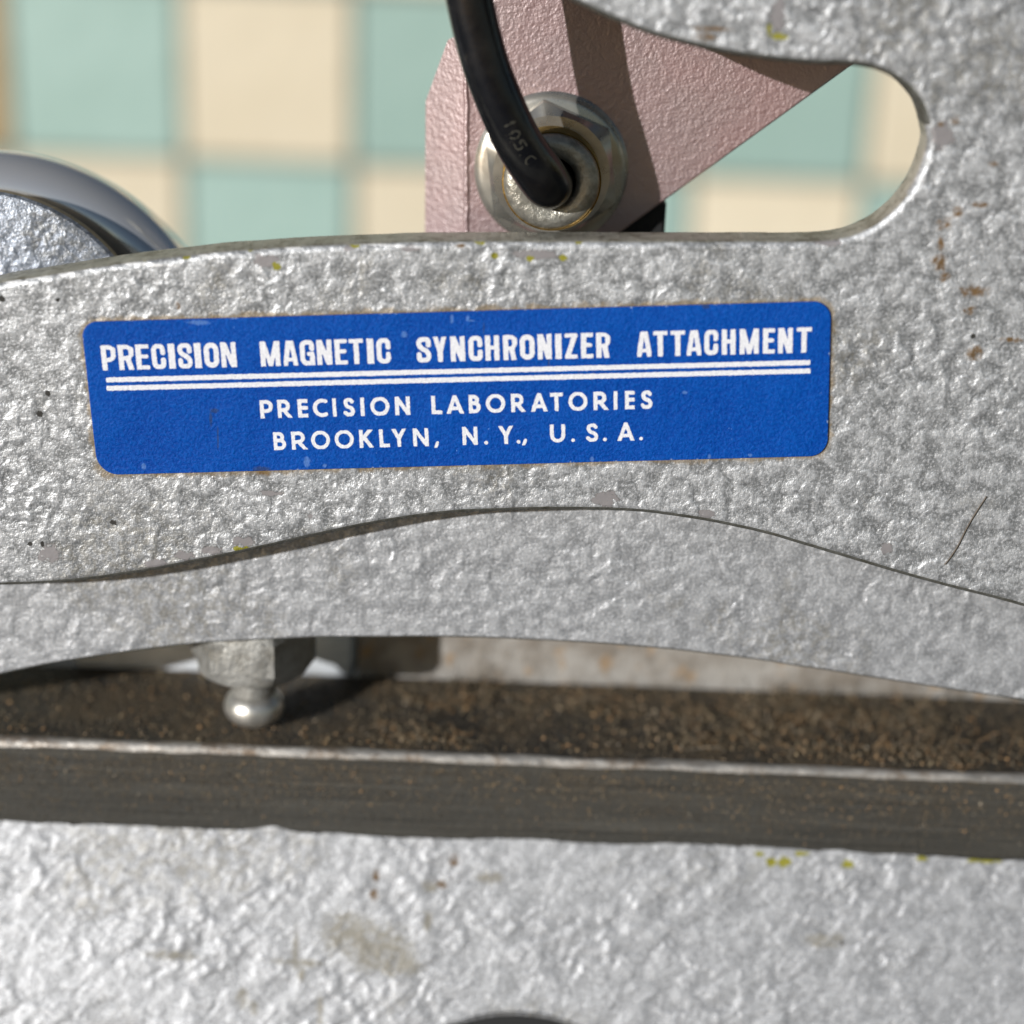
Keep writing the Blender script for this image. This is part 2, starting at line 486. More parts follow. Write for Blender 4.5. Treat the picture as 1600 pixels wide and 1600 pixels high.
n = NT("dark_machined_steel")
line = n.noise(5, 3, 0.6, n.stretch((0.012, 1, 1)))
a = n.noise(60, 5, 0.7); g = n.noise(8, 4, 0.75)
c = n.mix(n.ramp(line, 0.3, 0.7), lin(52, 51, 47), lin(84, 82, 76))
sepz = n.t.nodes.new("ShaderNodeSeparateXYZ"); n.L(n.co, sepz.inputs[0])
up = n.ramp(sepz.outputs[2], ZF + 20, ZR, 0.15, 0.85)     # rust and dust settled on the upper part
c = n.mix(n.ma('MULTIPLY', n.ramp(a, 0.35, 0.65), up), c, lin(70, 64, 54))
c = n.mix(n.ma('MULTIPLY', n.ramp(g, 0.56, 0.70), up), c, lin(132, 112, 82))
n.set(base_color=c, metallic=0.3, roughness=0.6)
b = n.bump(line, 3.5); b = n.bump(g, 3.0, 1.0, b)
n.L(b, n.p.inputs["Normal"]); MAT['rail_front'] = n.m
MAT['worn'] = flat_metal("worn_bright_steel", lin(200, 195, 188), 0.42, 0.7, 4.0, 22, (0.4, 1, 1), lin(120, 96, 70), 0.75)

# rail: top, worn arris, front face; a long profile with its arris wandering a little
nx = 260
xs = np.linspace(X0, X1, nx)
def wander(n_, amp, k=9):
    r = rng.normal(0, 1, n_ + k - 1); return np.convolve(r, np.ones(k) / k, 'valid') * amp * math.sqrt(k)
w1, w2 = wander(nx, 1.2), wander(nx, 1.2)
ch = 9.0
verts, faces, fm = [], [], []
for i, x in enumerate(xs):
    verts += [(x, YB, ZR - 260), (x, YB, ZR + 0), (x, YE + ch * 1.2 + w1[i] * 2, ZR), (x, YE + ch * .45 + w1[i], ZR - ch * .22), (x, YE + 1, ZR - ch - w2[i]), (x, YE, ZR - ch * 1.5 - w2[i]), (x, YE, ZF - 60), (x, YE + 80, ZF - 260)]
for i in range(nx - 1):
    for k, m in ((0, 1), (1, 0), (2, 2), (3, 2), (4, 2), (5, 1), (6, 1)):
        faces.append((i * 8 + k, (i + 1) * 8 + k, (i + 1) * 8 + k + 1, i * 8 + k + 1)); fm.append(m)
rail = obj("rail", verts, faces, [MAT['rail_top'], MAT['rail_front'], MAT['worn']], base, fm, [m == 2 for m in fm])
rail["label"] = "dark dusty steel rail with a bright worn edge"

# enamelled casting: sloping apron below the rail, its painted edge ragged, with a round opening
SL = math.radians(24)                  # lean of the apron towards the viewer
AP0 = np.array([YE - 6.0, ZF])         # top of the apron (y, z)
ap_d = np.array([-math.sin(SL), -math.cos(SL)])
def apron_pt(px, py):
    """intersection of a line of sight with the apron plane -> (x, distance down the slope)"""
    d = _F + _R * (px - 800) / FPX - _UP * (py - 800) / FPX
    nrm = np.array([0, -math.cos(SL), math.sin(SL)])
    t = (np.array([0, AP0[0], AP0[1]]) - _C) @ nrm / (d @ nrm)
    q = _C + d * t
    return q[0], float((q[1:] - AP0) @ ap_d)
def apx(lst, dirt=False):
    out = []
    for px, py, rx, ry in lst:
        x, s = apron_pt(px, py)
        z = AP0[1] + ap_d[1] * s
        out.append((x, z, rx, ry * 1.1))
    return out
BASE_CHIPS = {
    'primer': apx([(1205, 1347, 8, 7), (1225, 1348, 11, 7), (1325, 1350, 10, 6), (1186, 1334, 7, 4), (1252, 1334, 12, 3), (1540, 1345, 26, 3), (1440, 1341, 9, 3)]),
    'rub': apx([(590, 1482, 52, 30), (545, 1460, 40, 28), (625, 1505, 34, 18), (468, 1504, 40, 5), (462, 1480, 5, 26), (378, 1560, 10, 12), (395, 1575, 8, 8), (472, 1522, 6, 10), (500, 1580, 5, 22),
                 (765, 1372, 20, 8), (670, 1385, 12, 7), (668, 1440, 7, 14), (270, 1492, 40, 6), (1290, 1470, 30, 10)]),
    'rust': apx([(588, 1368, 5, 8), (584, 1398, 6, 9), (710, 1344, 7, 7), (690, 1382, 8, 5)]),
    'pit': apx([(1316, 1474, 4, 3), (195, 1360, 4, 3)]),
}
MAT['base'] = hammertone("hammer_enamel_base", lin(186, 187, 189), lin(142, 143, 145), 27.0, 3.5, 1.1, 0.42, 0.49, BASE_CHIPS, None, 1.2, (-38, 0.7))
hx_, hs_ = apron_pt(812, 1580)
HR = 290.0
hc = (hx_, hs_ + HR)                   # opening: centre in apron coordinates
depth_ap = (AP0[1] - ZT) / math.cos(SL)
ragged = wander(400, 0.7, 5); ragged2 = wander(400, 1.6, 25)
top_pts = []
for i, x in enumerate(np.linspace(X0, X1, 400)):
    _, s = 0, 0
    top_pts.append((x, -2.0 + ragged[i] + ragged2[i]))
for k, (bx, bw, bh) in enumerate(((apron_pt(425, 1290)[0], 26, 9), (apron_pt(1040, 1318)[0], 40, 5), (apron_pt(200, 1286)[0], 60, 4))):
    top_pts = [(x, s - bh * math.exp(-((x - bx) / bw) ** 2)) for x, s in top_pts]
bm = bmesh.new()
def ap3(x, s, out=0.0):
    y, z = AP0 + ap_d * s + np.array([-math.cos(SL), math.sin(SL)]) * out
    return (x * U, y * U, z * U)
outer = [(x, s) for x, s in top_pts] + [(X1, depth_ap), (X0, depth_ap)]
hole = [(hc[0] + HR * math.cos(a), hc[1] + HR * math.sin(a)) for a in np.linspace(0, 2 * math.pi, 97)[:-1]]
vo = [bm.verts.new(ap3(x, s)) for x, s in outer]
vh = [bm.verts.new(ap3(x, s)) for x, s in hole]
eo = [bm.edges.new((vo[i], vo[(i + 1) % len(vo)])) for i in range(len(vo))]
eh = [bm.edges.new((vh[i], vh[(i + 1) % len(vh)])) for i in range(len(vh))]
bmesh.ops.triangle_fill(bm, use_beauty=True, edges=eo + eh)
for f in bm.faces:
    f.normal_update()
    if f.normal.y > 0: f.normal_flip()
# paint edge has a thickness; the opening has a wall with a rounded lip
vo2 = [bm.verts.new(ap3(x, s + 1.5, -12)) for x, s in outer]
for i in range(len(vo)):
    j = (i + 1) % len(vo); bm.faces.new((vo[i], vo[j], vo2[j], vo2[i]))
ring = vh
for ins, dep in ((4, -1.5), (8, -6), (10, -14), (10, -260)):
    nr = [bm.verts.new(ap3(hc[0] + (HR - ins) * math.cos(a), hc[1] + (HR - ins) * math.sin(a), dep)) for a in np.linspace(0, 2 * math.pi, 97)[:-1]]
    for i in range(96):
        j = (i + 1) % 96; f = bm.faces.new((ring[i], ring[j], nr[j], nr[i])); f.smooth = True
        f.material_index = 1 if dep <= -14 else 0
    ring = nr
me = bpy.data.meshes.new("apron"); bm.to_mesh(me); bm.free()
n = NT("black_bore"); MAT['bore'] = n.set(base_color=lin(24, 23, 22), roughness=0.6)
me.materials.append(MAT['base']); me.materials.append(MAT['bore'])
apron = bpy.data.objects.new("apron", me); COL.objects.link(apron); adopt(apron, base)
# black disc closing off the opening
cap_v = [tuple(np.array(ap3(hc[0] + (HR - 10) * math.cos(a), hc[1] + (HR - 10) * math.sin(a), -40)) * INV) for a in np.linspace(0, 2 * math.pi, 65)[:-1]]
n = NT("black_bore_end"); MAT['cap'] = n.set(base_color=lin(20, 20, 21), roughness=0.5)
obj("bore_cap", cap_v, [list(range(64))], MAT['cap'], base)
# casting wall behind the rail
n = NT("stained_casting")
a = n.noise(70, 5, 0.65)
c = n.mix(n.ramp(a, 0.35, 0.65), lin(168, 164, 158), lin(132, 124, 114))
c = n.mix(n.ma('MULTIPLY', n.ramp(n.noise(40, 3), 0.58, 0.70), 0.6), c, lin(166, 132, 88))
n.set(base_color=c, roughness=0.7, metallic=0.2); n.L(n.bump(a, 10), n.p.inputs["Normal"]); MAT['casting'] = n.m
wl = W(560, 1060, YB + 8)[0]
bw = [(wl, YB + 8), (X1, YB + 8), (X1, YB + 160), (wl, YB + 160)]
zb0, zb1 = ZR - 260, ZR + 210
obj("back_wall", [(x, y, zb0) for x, y in bw] + [(x, y, zb1) for x, y in bw],
    [(0, 1, 5, 4), (1, 2, 6, 5), (2, 3, 7, 6), (3, 0, 4, 7), (4, 5, 6, 7)], MAT['casting'], base)

# ------------------------------------------------------------------ rear arm with its stop screw
low = [(-420, 1150), (-250, 1112), (-120, 1082), (0, 1055), (100, 1035), (200, 1020), (300, 1008), (400, 1002), (500, 998), (600, 997), (700, 997), (800, 1000), (900, 1005), (1000, 1012), (1100, 1022),
       (1200, 1035), (1300, 1050), (1400, 1066), (1500, 1081), (1600, 1096), (1750, 1122), (1950, 1160)]
up_ = [(1950, 820), (1600, 720), (1300, 620), (1000, 570), (600, 570), (300, 600), (0, 660), (-250, 740), (-420, 800)]
ol = [tuple(q) for q in spline([xz(x, y, YR) for x, y in low], 8)] + [tuple(q) for q in spline([xz(x, y, YR) for x, y in up_], 8)]
rear = thing("rear_arm", (0, YR + 60, W(800, 1000, YR)[2]), "plain silver hammer-finish arm curving behind and below the labelled arm", "machine arm")
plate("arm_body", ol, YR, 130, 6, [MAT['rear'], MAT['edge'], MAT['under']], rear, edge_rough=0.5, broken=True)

MAT['nut'] = flat_metal("dull_zinc", lin(172, 171, 166), 0.5, 0.55, 5.0, 24, (1, 1, 1), lin(112, 106, 92), 0.5)
MAT['ball'] = flat_metal("polished_steel_ball", lin(236, 233, 225), 0.32, 0.8, 1.0, 30)
sx = W(397, 1080, YS)[0]
zu = W(400, 990, YS)[2] + 40           # under the arm
screw = thing("stop_screw", (sx, YS, ZR), "", "")
for k in ("label", "category"):
    if k in screw.keys(): del screw[k]
adopt(screw, rear)
def zlathe(name, prof, mat, parent, n_=64, hexa=False, sharp=30):
    verts, faces = [], []
    for r, z in prof:
        for k in range(n_):
            a = 2 * math.pi * (k + .5) / n_
            if hexa:
                m = (a + math.radians(4)) % (math.pi / 3) - math.pi / 6
                rr = min(r, hexa / math.cos(m))
            else: rr = r
            verts.append((sx + rr * math.cos(a), YS + rr * math.sin(a), z))
    for p_ in range(len(prof) - 1):
        for k in range(n_):
            j = (k + 1) % n_; faces.append((p_ * n_ + k, p_ * n_ + j, (p_ + 1) * n_ + j, (p_ + 1) * n_ + k))
    faces.append(list(range(n_))[::-1]); faces.append(list(range((len(prof) - 1) * n_, len(prof) * n_)))
    return obj(name, verts, faces, mat, parent, None, True, sharp)
zn = W(400, 1069, YS - 70)[2]          # nut bottom
HEX = 94.0
zlathe("hex_nut", [(60, zn - 6), (84, zn - 3), (94, zn + 4), (111, zn + 24), (111, zu - 20), (90, zu)], MAT['nut'], screw, 144, HEX, 24)
zlathe("shank", [(38, ZR + 66), (38, zn + 4)], MAT['nut'], screw)
prof = [(4, ZR + 1)]
for k in range(1, 15):
    a = -math.pi / 2 + k * math.pi / 18
    prof.append((52 * math.cos(a), ZR + 38 + 37 * math.sin(a)))
prof += [(38, ZR + 66), (38, ZR + 76)]
zlathe("ball_tip", prof, MAT['ball'], screw, 48)

# ------------------------------------------------------------------ front arm with the name plate
upper = [(-480, 600), (-300, 530), (-150, 476), (0, 441), (60, 432), (120, 422), (200, 410), (300, 398), (400, 389), (500, 383), (600, 379), (700, 377), (850, 376.5), (1000, 377), (1150, 377), (1240, 377), (1300, 374),
         (1345, 362), (1385, 338), (1418, 303), (1440, 262), (1450, 222), (1444, 182), (1425, 148), (1398, 124), (1365, 109), (1325, 103), (1270, 101), (1200, 95), (1140, 86), (1085, 74), (1030, 59), (980, 41), (930, 20),
         (890, 0), (830, -40), (770, -92), (725, -155), (700, -240), (695, -330), (700, -420)]
lower = [(2000, 1075), (1800, 1010), (1600, 950), (1500, 924), (1400, 897), (1300, 867), (1200, 838), (1100, 816), (1000, 803), (900, 799), (800, 800), (700, 805), (600, 818), (500, 838), (400, 861), (300, 882), (200, 900), (100, 912), (0, 917),
         (-150, 916), (-300, 905), (-480, 880)]
ol = [tuple(q) for q in spline([xz(x, y) for x, y in upper], 8)] + [xz(2000, -420)] + [tuple(q) for q in spline([xz(x, y) for x, y in lower], 8)]
front = thing("front_arm", (0, 48, W(800, 800)[2]), "silver hammer-finish arm with an open slot and a blue name plate", "machine arm")
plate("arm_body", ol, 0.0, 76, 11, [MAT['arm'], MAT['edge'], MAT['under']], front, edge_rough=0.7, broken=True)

# name plate
n = NT("blue_lithographed_foil")
rot = n.t.nodes.new("ShaderNodeVectorRotate"); rot.rotation_type = 'Y_AXIS'
n.L(n.co, rot.inputs["Vector"]); rot.inputs["Center"].default_value = (NP_C[0], 0, NP_C[1]); rot.inputs["Angle"].default_value = NP_A
q = n.vm('ABSOLUTE', n.vm('SUBTRACT', rot.outputs[0], (NP_C[0], 0, NP_C[1])))
q = n.vm('SUBTRACT', (NP_W / 2, 0, NP_H / 2), q)
sep = n.t.nodes.new("ShaderNodeSeparateXYZ"); n.L(q, sep.inputs[0])
ed = n.ma('MINIMUM', sep.outputs[0], sep.outputs[2])
grain = n.noise(4.6, 3, 0.7); cloud = n.noise(120, 4, 0.6)
c = n.mix(n.ramp(cloud, 0.3, 0.7), lin(0, 61, 149), lin(0, 69, 158))
c = n.mix(n.ramp(grain, 0.35, 0.7, 0.0, 0.6), c, lin(12, 94, 188))
wear = n.ma('MULTIPLY', n.ramp(n.ma('ADD', ed, n.ma('MULTIPLY', n.noise(16, 4, 0.75), -26)), -17.0, -14.5, 1.0, 0.0), 0.75)
c = n.mix(wear, c, lin(168, 190, 216))
sc = n.spots(S([(336, 641, 9, 5), (330, 654, 3, 14), (341, 684, 1.6, 24), (858, 556, 1.6, 26), (756, 512, 1.2, 12), (410, 733, 16, 7), (1103, 478, 9, 4)]), n.ma('MULTIPLY', n.ma('SUBTRACT', n.noise(6, 3, 0.7), 0.5), 1.6), 0.3)
c = n.mix(n.ma('MULTIPLY', sc, 0.6), c, lin(52, 62, 84))
sc = n.spots(S([(632, 522, 5, 6), (735, 500, 8, 1.5), (731, 497, 3, 5), (706, 498, 3, 8), (1070, 612, 5, 3), (312, 503, 22, 4), (225, 727, 5, 6), (480, 720, 6, 10), (508, 726, 4, 4), (925, 716, 4, 4), (1108, 712, 3, 4), (1172, 710, 4, 3)]), n.ma('MULTIPLY', n.ma('SUBTRACT', n.noise(5, 3, 0.7), 0.5), 1.8), 0.3)
c = n.mix(n.ma('MULTIPLY', sc, 0.4), c, lin(120, 160, 216))
fl = n.ma('MULTIPLY', n.ramp(n.noise(7, 2, 0.6), 0.755, 0.80), 0.8)
c = n.mix(fl, c, lin(120, 168, 230))
n.set(base_color=c, metallic=0.0, roughness=0.45, specular_ior_level=0.12)
n.L(n.bump(n.ma('ADD', grain, n.ma('MULTIPLY', cloud, 3)), 2.2), n.p.inputs["Normal"]); MAT['blue'] = n.m
n = NT("white_ink")
g = n.noise(4, 3, 0.7)
c = n.mix(n.ramp(g, 0.35, 0.7), lin(238, 238, 242), lin(214, 216, 222))
c = n.mix(n.ramp(n.noise(9, 4, 0.7), 0.69, 0.75), c, lin(140, 132, 128))
n.set(base_color=c, roughness=0.5); n.L(n.bump(g, 1.2), n.p.inputs["Normal"]); MAT['ink'] = n.m
n = NT("plate_flank"); MAT['npedge'] = n.set(base_color=n.mix(n.noise(12, 4, 0.7), lin(40, 44, 66), lin(110, 84, 60)), roughness=0.8)
def rounded(u0, v0, u1, v1, rr):
    pts = []
    for (cx, cy, a0, r) in ((u1 - rr[1], v1 - rr[1], 0, rr[1]), (u0 + rr[0], v1 - rr[0], 90, rr[0]), (u0 + rr[2], v0 + rr[2], 180, rr[2]), (u1 - rr[3], v0 + rr[3], 270, rr[3])):
        for k in range(13):
            a = math.radians(a0 + 90 * k / 12); pts.append((cx + r * math.cos(a), cy + r * math.sin(a)))
    return pts
dense = []
rp = rounded(-NP_W / 2, -NP_H / 2, NP_W / 2, NP_H / 2, (24, 27, 34, 28))
for i in range(len(rp)):
    a, b = np.array(rp[i]), np.array(rp[(i + 1) % len(rp)])
    m = max(1, int(np.linalg.norm(b - a) / 12))
    for k in range(m): dense.append(a + (b - a) * k / m)
npo = []
for (u, v) in dense:
    p3 = np_pos(u, v, 0); npo.append((p3[0], p3[2]))
name_plate = plate("name_plate", npo, -3.6, 5.0, 1.0, [MAT['blue'], MAT['npedge']], front, 3, 0.15)
name_plate["label"] = "blue foil name plate with white lettering"

# ------------------------------------------------------------------ lettering: each character is drawn from strokes, its outline slightly ragged like old print
def fillet(pts, r, closed=False, seg=8):
    P = [np.array(p, float) for p in pts]; out = []
    N = len(P)
    for i in range(N):
        if not closed and i in (0, N - 1): out.append(P[i]); continue
        a, b, c = P[i - 1], P[i], P[(i + 1) % N]
        d1, d2 = (a - b), (c - b)
        l1, l2 = np.linalg.norm(d1), np.linalg.norm(d2)
        k = min(r, l1 * .5, l2 * .5)
        s, e = b + d1 / l1 * k, b + d2 / l2 * k
        # circular-ish quarter: cubic with kappa handles
        for j in range(seg + 1):
            t = j / seg; K = .552
            c1, c2 = s + (b - s) * K, e + (b - e) * K
            out.append(s * (1 - t) ** 3 + 3 * c1 * t * (1 - t) ** 2 + 3 * c2 * t * t * (1 - t) + e * t ** 3)
    if closed: out.append(out[0])
    return out
def arc(cx, cy, rx, ry, a0, a1, k=28):
    return [np.array((cx + rx * math.cos(math.radians(a0 + (a1 - a0) * i / k)), cy + ry * math.sin(math.radians(a0 + (a1 - a0) * i / k)))) for i in range(k + 1)]
def bold(ch, w, h, s):
    """condensed gothic capitals: list of (polyline, width)"""
    a = s / 2; t = s * .80; b = t / 2; E = s; r = (w - s) / 2
    st = lambda x: ([(x, -E), (x, h + E)], s)
    if ch == 'I': return [([(w / 2, -E), (w / 2, h + E)], max(s, w))]
    if ch == 'P': return [st(a), (fillet([(a, h - b), (w - a, h - b), (w - a, .42 * h), (a, .42 * h)], r), t * 1.05), ([(w - a, h * .58), (w - a, h * .82)], s * .95)]
    if ch == 'R': return [st(a), (fillet([(a, h - b), (w - a, h - b), (w - a, .47 * h), (a, .47 * h)], r), t), ([(w - a, h * .62), (w - a, h * .82)], s * .95), ([(w * .60, .46 * h), (w - a * .95, -E)], s)]
    if ch == 'E': return [st(a), ([(a, h - b), (w + E, h - b)], t), ([(a, h * .52), (w - b * 1.4, h * .52)], t), ([(a, b), (w + E, b)], t)]
    if ch == 'C': return [(fillet([(w - a, h * .64), (w - a, h - b), (a, h - b), (a, b), (w - a, b), (w - a, h * .36)], r * 1.05), s * .95)]
    if ch == 'G': return [(fillet([(w - a, h * .66), (w - a, h - b), (a, h - b), (a, b), (w - a, b), (w - a, h * .30)], r * 1.05), s * .95), ([(w * .62, h * .45), (w - b, h * .45)], t), ([(w - a * .9, -E), (w - a * .9, h * .45)], s * .9)]
    if ch == 'S': return [(fillet([(w - a, h * .68), (w - a, h - b), (a, h - b), (a, .60 * h), (w - a, .42 * h), (w - a, b), (a, b), (a, h * .32)], r * 1.05), s * .95)]
    if ch == 'O': return [(fillet([(a, a), (w - a, a), (w - a, h - a), (a, h - a)], r * 1.1, True), s)]
    if ch == 'N': return [st(a * .9), st(w - a * .9), ([(a, h + 2), (w - a, -2)], s * .95)]
    if ch == 'M': return [st(a * .9), st(w - a * .9), ([(a * 1.1, h + 2), (w / 2, 1)], s * .82), ([(w - a * 1.1, h + 2), (w / 2, 1)], s * .82)]
    if ch == 'A': return [([(a * .8 - 1.2, -E * .5), (w / 2 - a * .35, h + E * .4)], s * .92), ([(w - a * .8 + 1.2, -E * .5), (w / 2 + a * .35, h + E * .4)], s * .92), ([(w * .3, h * .25), (w * .7, h * .25)], t * .9)]
    if ch == 'T': return [([(-E, h - b), (w + E, h - b)], t), ([(w / 2, -E), (w / 2, h)], s)]
    if ch == 'Y': return [([(a * .8, h + E * .4), (w / 2, h * .38)], s * .92), ([(w - a * .8, h + E * .4), (w / 2, h * .38)], s * .92), ([(w / 2, -E), (w / 2, h * .45)], s)]
    if ch == 'H': return [st(a), st(w - a), ([(a, h * .52), (w - a, h * .52)], t)]
    if ch == 'Z': return [([(-E, h - b), (w + E, h - b)], t), ([(-E, b), (w + E, b)], t), ([(w - a * 1.0, h - b), (a * 1.0, b)], s)]
def light(ch, w, h, s):
    """round geometric capitals"""
    a = s / 2; E = s
    st = lambda x: ([(x, -E), (x, h + E)], s)
    if ch == 'I': return [([(w / 2, -E), (w / 2, h + E)], s)]
    if ch == 'P': return [st(a), (fillet([(a, h - a), (w - a, h - a), (w - a, .40 * h), (a, .40 * h)], h * .28), s)]
    if ch == 'R': return [st(a), (fillet([(a, h - a), (w * .86 - a, h - a), (w * .86 - a, .43 * h), (a, .43 * h)], h * .28), s), ([(w * .42, .44 * h), (w - a * .6, -E * .3)], s)]
    if ch == 'E': return [st(a), ([(a, h - a), (w + E, h - a)], s), ([(a, h * .52), (w + E, h * .52)], s), ([(a, a), (w + E, a)], s)]
    if ch == 'C': return [(arc(h / 2, h / 2, h / 2 - a, h / 2 - a, 62, 298), s)]
    if ch == 'S': return [(spline([(w - a * 1.3, h * .80), (w * .62, h - a), (w * .32, h - a * 1.3), (a * 1.4, h * .74), (w * .34, h * .56), (w * .72, h * .44), (w - a, h * .26), (w * .70, a * 1.15), (w * .35, a), (a, h * .20)], 8), s)]
    if ch == 'O': return [(arc(w / 2, h / 2, w / 2 - a, h / 2 - a + .6, 0, 360, 48), s)]
    if ch == 'N': return [st(a), st(w - a), ([(a, h - 1), (w - a, 1)], s)]
    if ch == 'L': return [st(a), ([(a, a), (w + E, a)], s)]
    if ch == 'A': return [([(a * .7, -E * .4), (w / 2, h - a * .4)], s), ([(w - a * .7, -E * .4), (w / 2, h - a * .4)], s), ([(w * .25, h * .29), (w * .75, h * .29)], s * .95)]
    if ch == 'B': return [st(a), (fillet([(a, h - a), (w * .88 - a, h - a), (w * .88 - a, .54 * h), (a, .54 * h)], h * .22), s), (fillet([(a, .54 * h), (w - a, .54 * h), (w - a, a), (a, a)], h * .25), s)]
    if ch == 'T': return [([(-E, h - a), (w + E, h - a)], s), ([(w / 2, -E), (w / 2, h)], s)]
    if ch == 'K': return [st(a), ([(w - a * .8, h + E * .3), (a, h * .42)], s), ([(w * .36, h * .56), (w - a * .6, -E * .3)], s)]
    if ch == 'Y': return [([(a * .8, h + E * .3), (w / 2, h * .45)], s), ([(w - a * .8, h + E * .3), (w / 2, h * .45)], s), ([(w / 2, -E), (w / 2, h * .5)], s)]
    if ch == 'U': return [(fillet([(a, h + E), (a, a), (w - a, a), (w - a, h + E)], w * .48), s)]
    if ch == '1': return [([(w / 2, -E), (w / 2, h + E)], s), ([(w / 2, h - a), (w * .1, h * .75)], s)]
    if ch == '0': return [(arc(w / 2, h / 2, w / 2 - a, h / 2 - a, 0, 360, 40), s)]
    if ch == '5': return [(fillet([(w - a, h - a), (a, h - a), (a, h * .58), (w - a, h * .58), (w - a, a), (a, a)], h * .2), s)]
    if ch == '.': return [([(w / 2, a), (w / 2 + .01, a)], s)]
    if ch == ',': return [([(w * .66, s * .9), (w * .24, -s * .45)], s * .82)]

def smooth_noise(shape, cell):
    gy, gx = int(shape[0] / cell) + 3, int(shape[1] / cell) + 3
    g = rng.random((gy, gx)) - .5
    yy, xx = np.mgrid[0:shape[0], 0:shape[1]] / cell
    y0, x0 = yy.astype(int), xx.astype(int); fy, fx = yy - y0, xx - x0
    fy, fx = fy * fy * (3 - 2 * fy), fx * fx * (3 - 2 * fx)
    return (g[y0, x0] * (1 - fx) + g[y0, x0 + 1] * fx) * (1 - fy) + (g[y0 + 1, x0] * (1 - fx) + g[y0 + 1, x0 + 1] * fx) * fy
def stroke_mesh(strokes, w, h, step, rag, clip=True, pad=3.0, fade=0.0):
    """flat polygons of a stroked glyph: distance field on a grid, contoured"""
    nx_, ny_ = int((w + 2 * pad) / step) + 2, int((h + 2 * pad) / step) + 2
    X, Y = np.meshgrid(np.arange(nx_) * step - pad, np.arange(ny_) * step - pad)
    D = np.full(X.shape, 1e3)
    for pl, wd in strokes:
        for (x0, y0), (x1, y1) in zip(pl[:-1], pl[1:]):
            dx, dy = x1 - x0, y1 - y0; L2 = dx * dx + dy * dy + 1e-9
            t = np.clip(((X - x0) * dx + (Y - y0) * dy) / L2, 0, 1)
            D = np.minimum(D, np.hypot(X - x0 - t * dx, Y - y0 - t * dy) - wd / 2)
    if clip:
        qx, qy = np.abs(X - w / 2) - w / 2, np.abs(Y - h / 2) - h / 2
        D = np.maximum(D, np.maximum(qx, qy))
        # soften corners slightly, as ink does
    D = D + smooth_noise(D.shape, 2.2 / step) * rag * 2 + smooth_noise(D.shape, 5.0 / step) * rag
    if fade: D = np.maximum(D, smooth_noise(D.shape, 2.0 / step) * 3 + fade)
    V, F = [], []
    ins = D < 0
    for j in range(ny_ - 1):
        run = None
        for i in range(nx_):
            full = i < nx_ - 1 and ins[j, i] and ins[j, i + 1] and ins[j + 1, i] and ins[j + 1, i + 1]
            if full and run is None: run = i
            if not full and run is not None:
                b = len(V); V += [(X[j, run], Y[j, run]), (X[j, i], Y[j, i]), (X[j + 1, i], Y[j + 1, i]), (X[j + 1, run], Y[j + 1, run])]
                F.append((b, b + 1, b + 2, b + 3)); run = None
            if i == nx_ - 1 or full: continue
            cs = [(j, i), (j, i + 1), (j + 1, i + 1), (j + 1, i)]
            if not any(ins[c] for c in cs): continue
            poly = []
            for k in range(4):
                c0, c1 = cs[k], cs[(k + 1) % 4]
                if ins[c0]: poly.append((X[c0], Y[c0]))
                if ins[c0] != ins[c1]:
                    t = D[c0] / (D[c0] - D[c1]); poly.append((X[c0] + t * (X[c1] - X[c0]), Y[c0] + t * (Y[c1] - Y[c0])))
            if len(poly) >= 3:
                b = len(V); V += poly; F.append(tuple(range(b, b + len(poly))))
    return V, F
def text_line(name, chars, base_l, base_r, top_l, style, s, rag, y):
    """chars = [(character, x0, x1)] as photograph columns; base_* = (x, y) of the baseline ends"""
    ub0, vb0 = np_uv(*base_l); ub1, vb1 = np_uv(*base_r)
    h = np_uv(*top_l)[1] - vb0
    verts, faces = [], []
    for ch, x0, x1 in chars:
        k0 = (x0 - base_l[0]) / (base_r[0] - base_l[0]); k1 = (x1 - base_l[0]) / (base_r[0] - base_l[0])
        u0, u1 = ub0 + (ub1 - ub0) * k0, ub0 + (ub1 - ub0) * k1
        vb = vb0 + (vb1 - vb0) * (k0 + k1) / 2
        w = u1 - u0
        st = style(ch, w, h, s)
        V, F = stroke_mesh(st, w, h, 0.8, rag, ch not in '.,')
        b = len(verts)
        for (x, yy) in V: verts.append(np_pos(u0 + x, vb + yy, y))
        for f in F: faces.append([i + b for i in f])
    return obj(name, verts, faces, MAT['ink'], name_plate)
INK_Y = -3.9
L1 = [('P', 161.5, 184.5), ('R', 188, 212.5), ('E', 215.5, 236.3), ('C', 240, 262), ('I', 266.3, 276.7), ('S', 281, 303.7), ('I', 307.2, 317.6), ('O', 322.3, 345.3), ('N', 348.7, 372.5),
      ('M', 410.3, 441), ('A', 446, 468), ('G', 472, 495), ('N', 498.5, 522), ('E', 526.7, 546.3), ('T', 549.3, 571.3), ('I', 577, 587.3), ('C', 591.7, 614),
      ('S', 654, 677), ('Y', 680, 701.5), ('N', 707.2, 729.7), ('C', 735, 757), ('H', 761.2, 783), ('R', 789, 811), ('O', 815, 838), ('N', 842.7, 864.4), ('I', 870, 879.8), ('Z', 885, 904.6), ('E', 910, 928.7), ('R', 933.6, 955.5),
      ('A', 997, 1019), ('T', 1022, 1044), ('T', 1049, 1071), ('A', 1074, 1096.5), ('C', 1101, 1123), ('H', 1128.3, 1149.5), ('M', 1156, 1185.6), ('E', 1192, 1210.3), ('N', 1215.3, 1237.8), ('T', 1243.8, 1267)]
text_line("heading_lettering", L1, (172, 577.5), (1255, 550), (170, 538.5), bold, 7.8, 0.36, INK_Y)
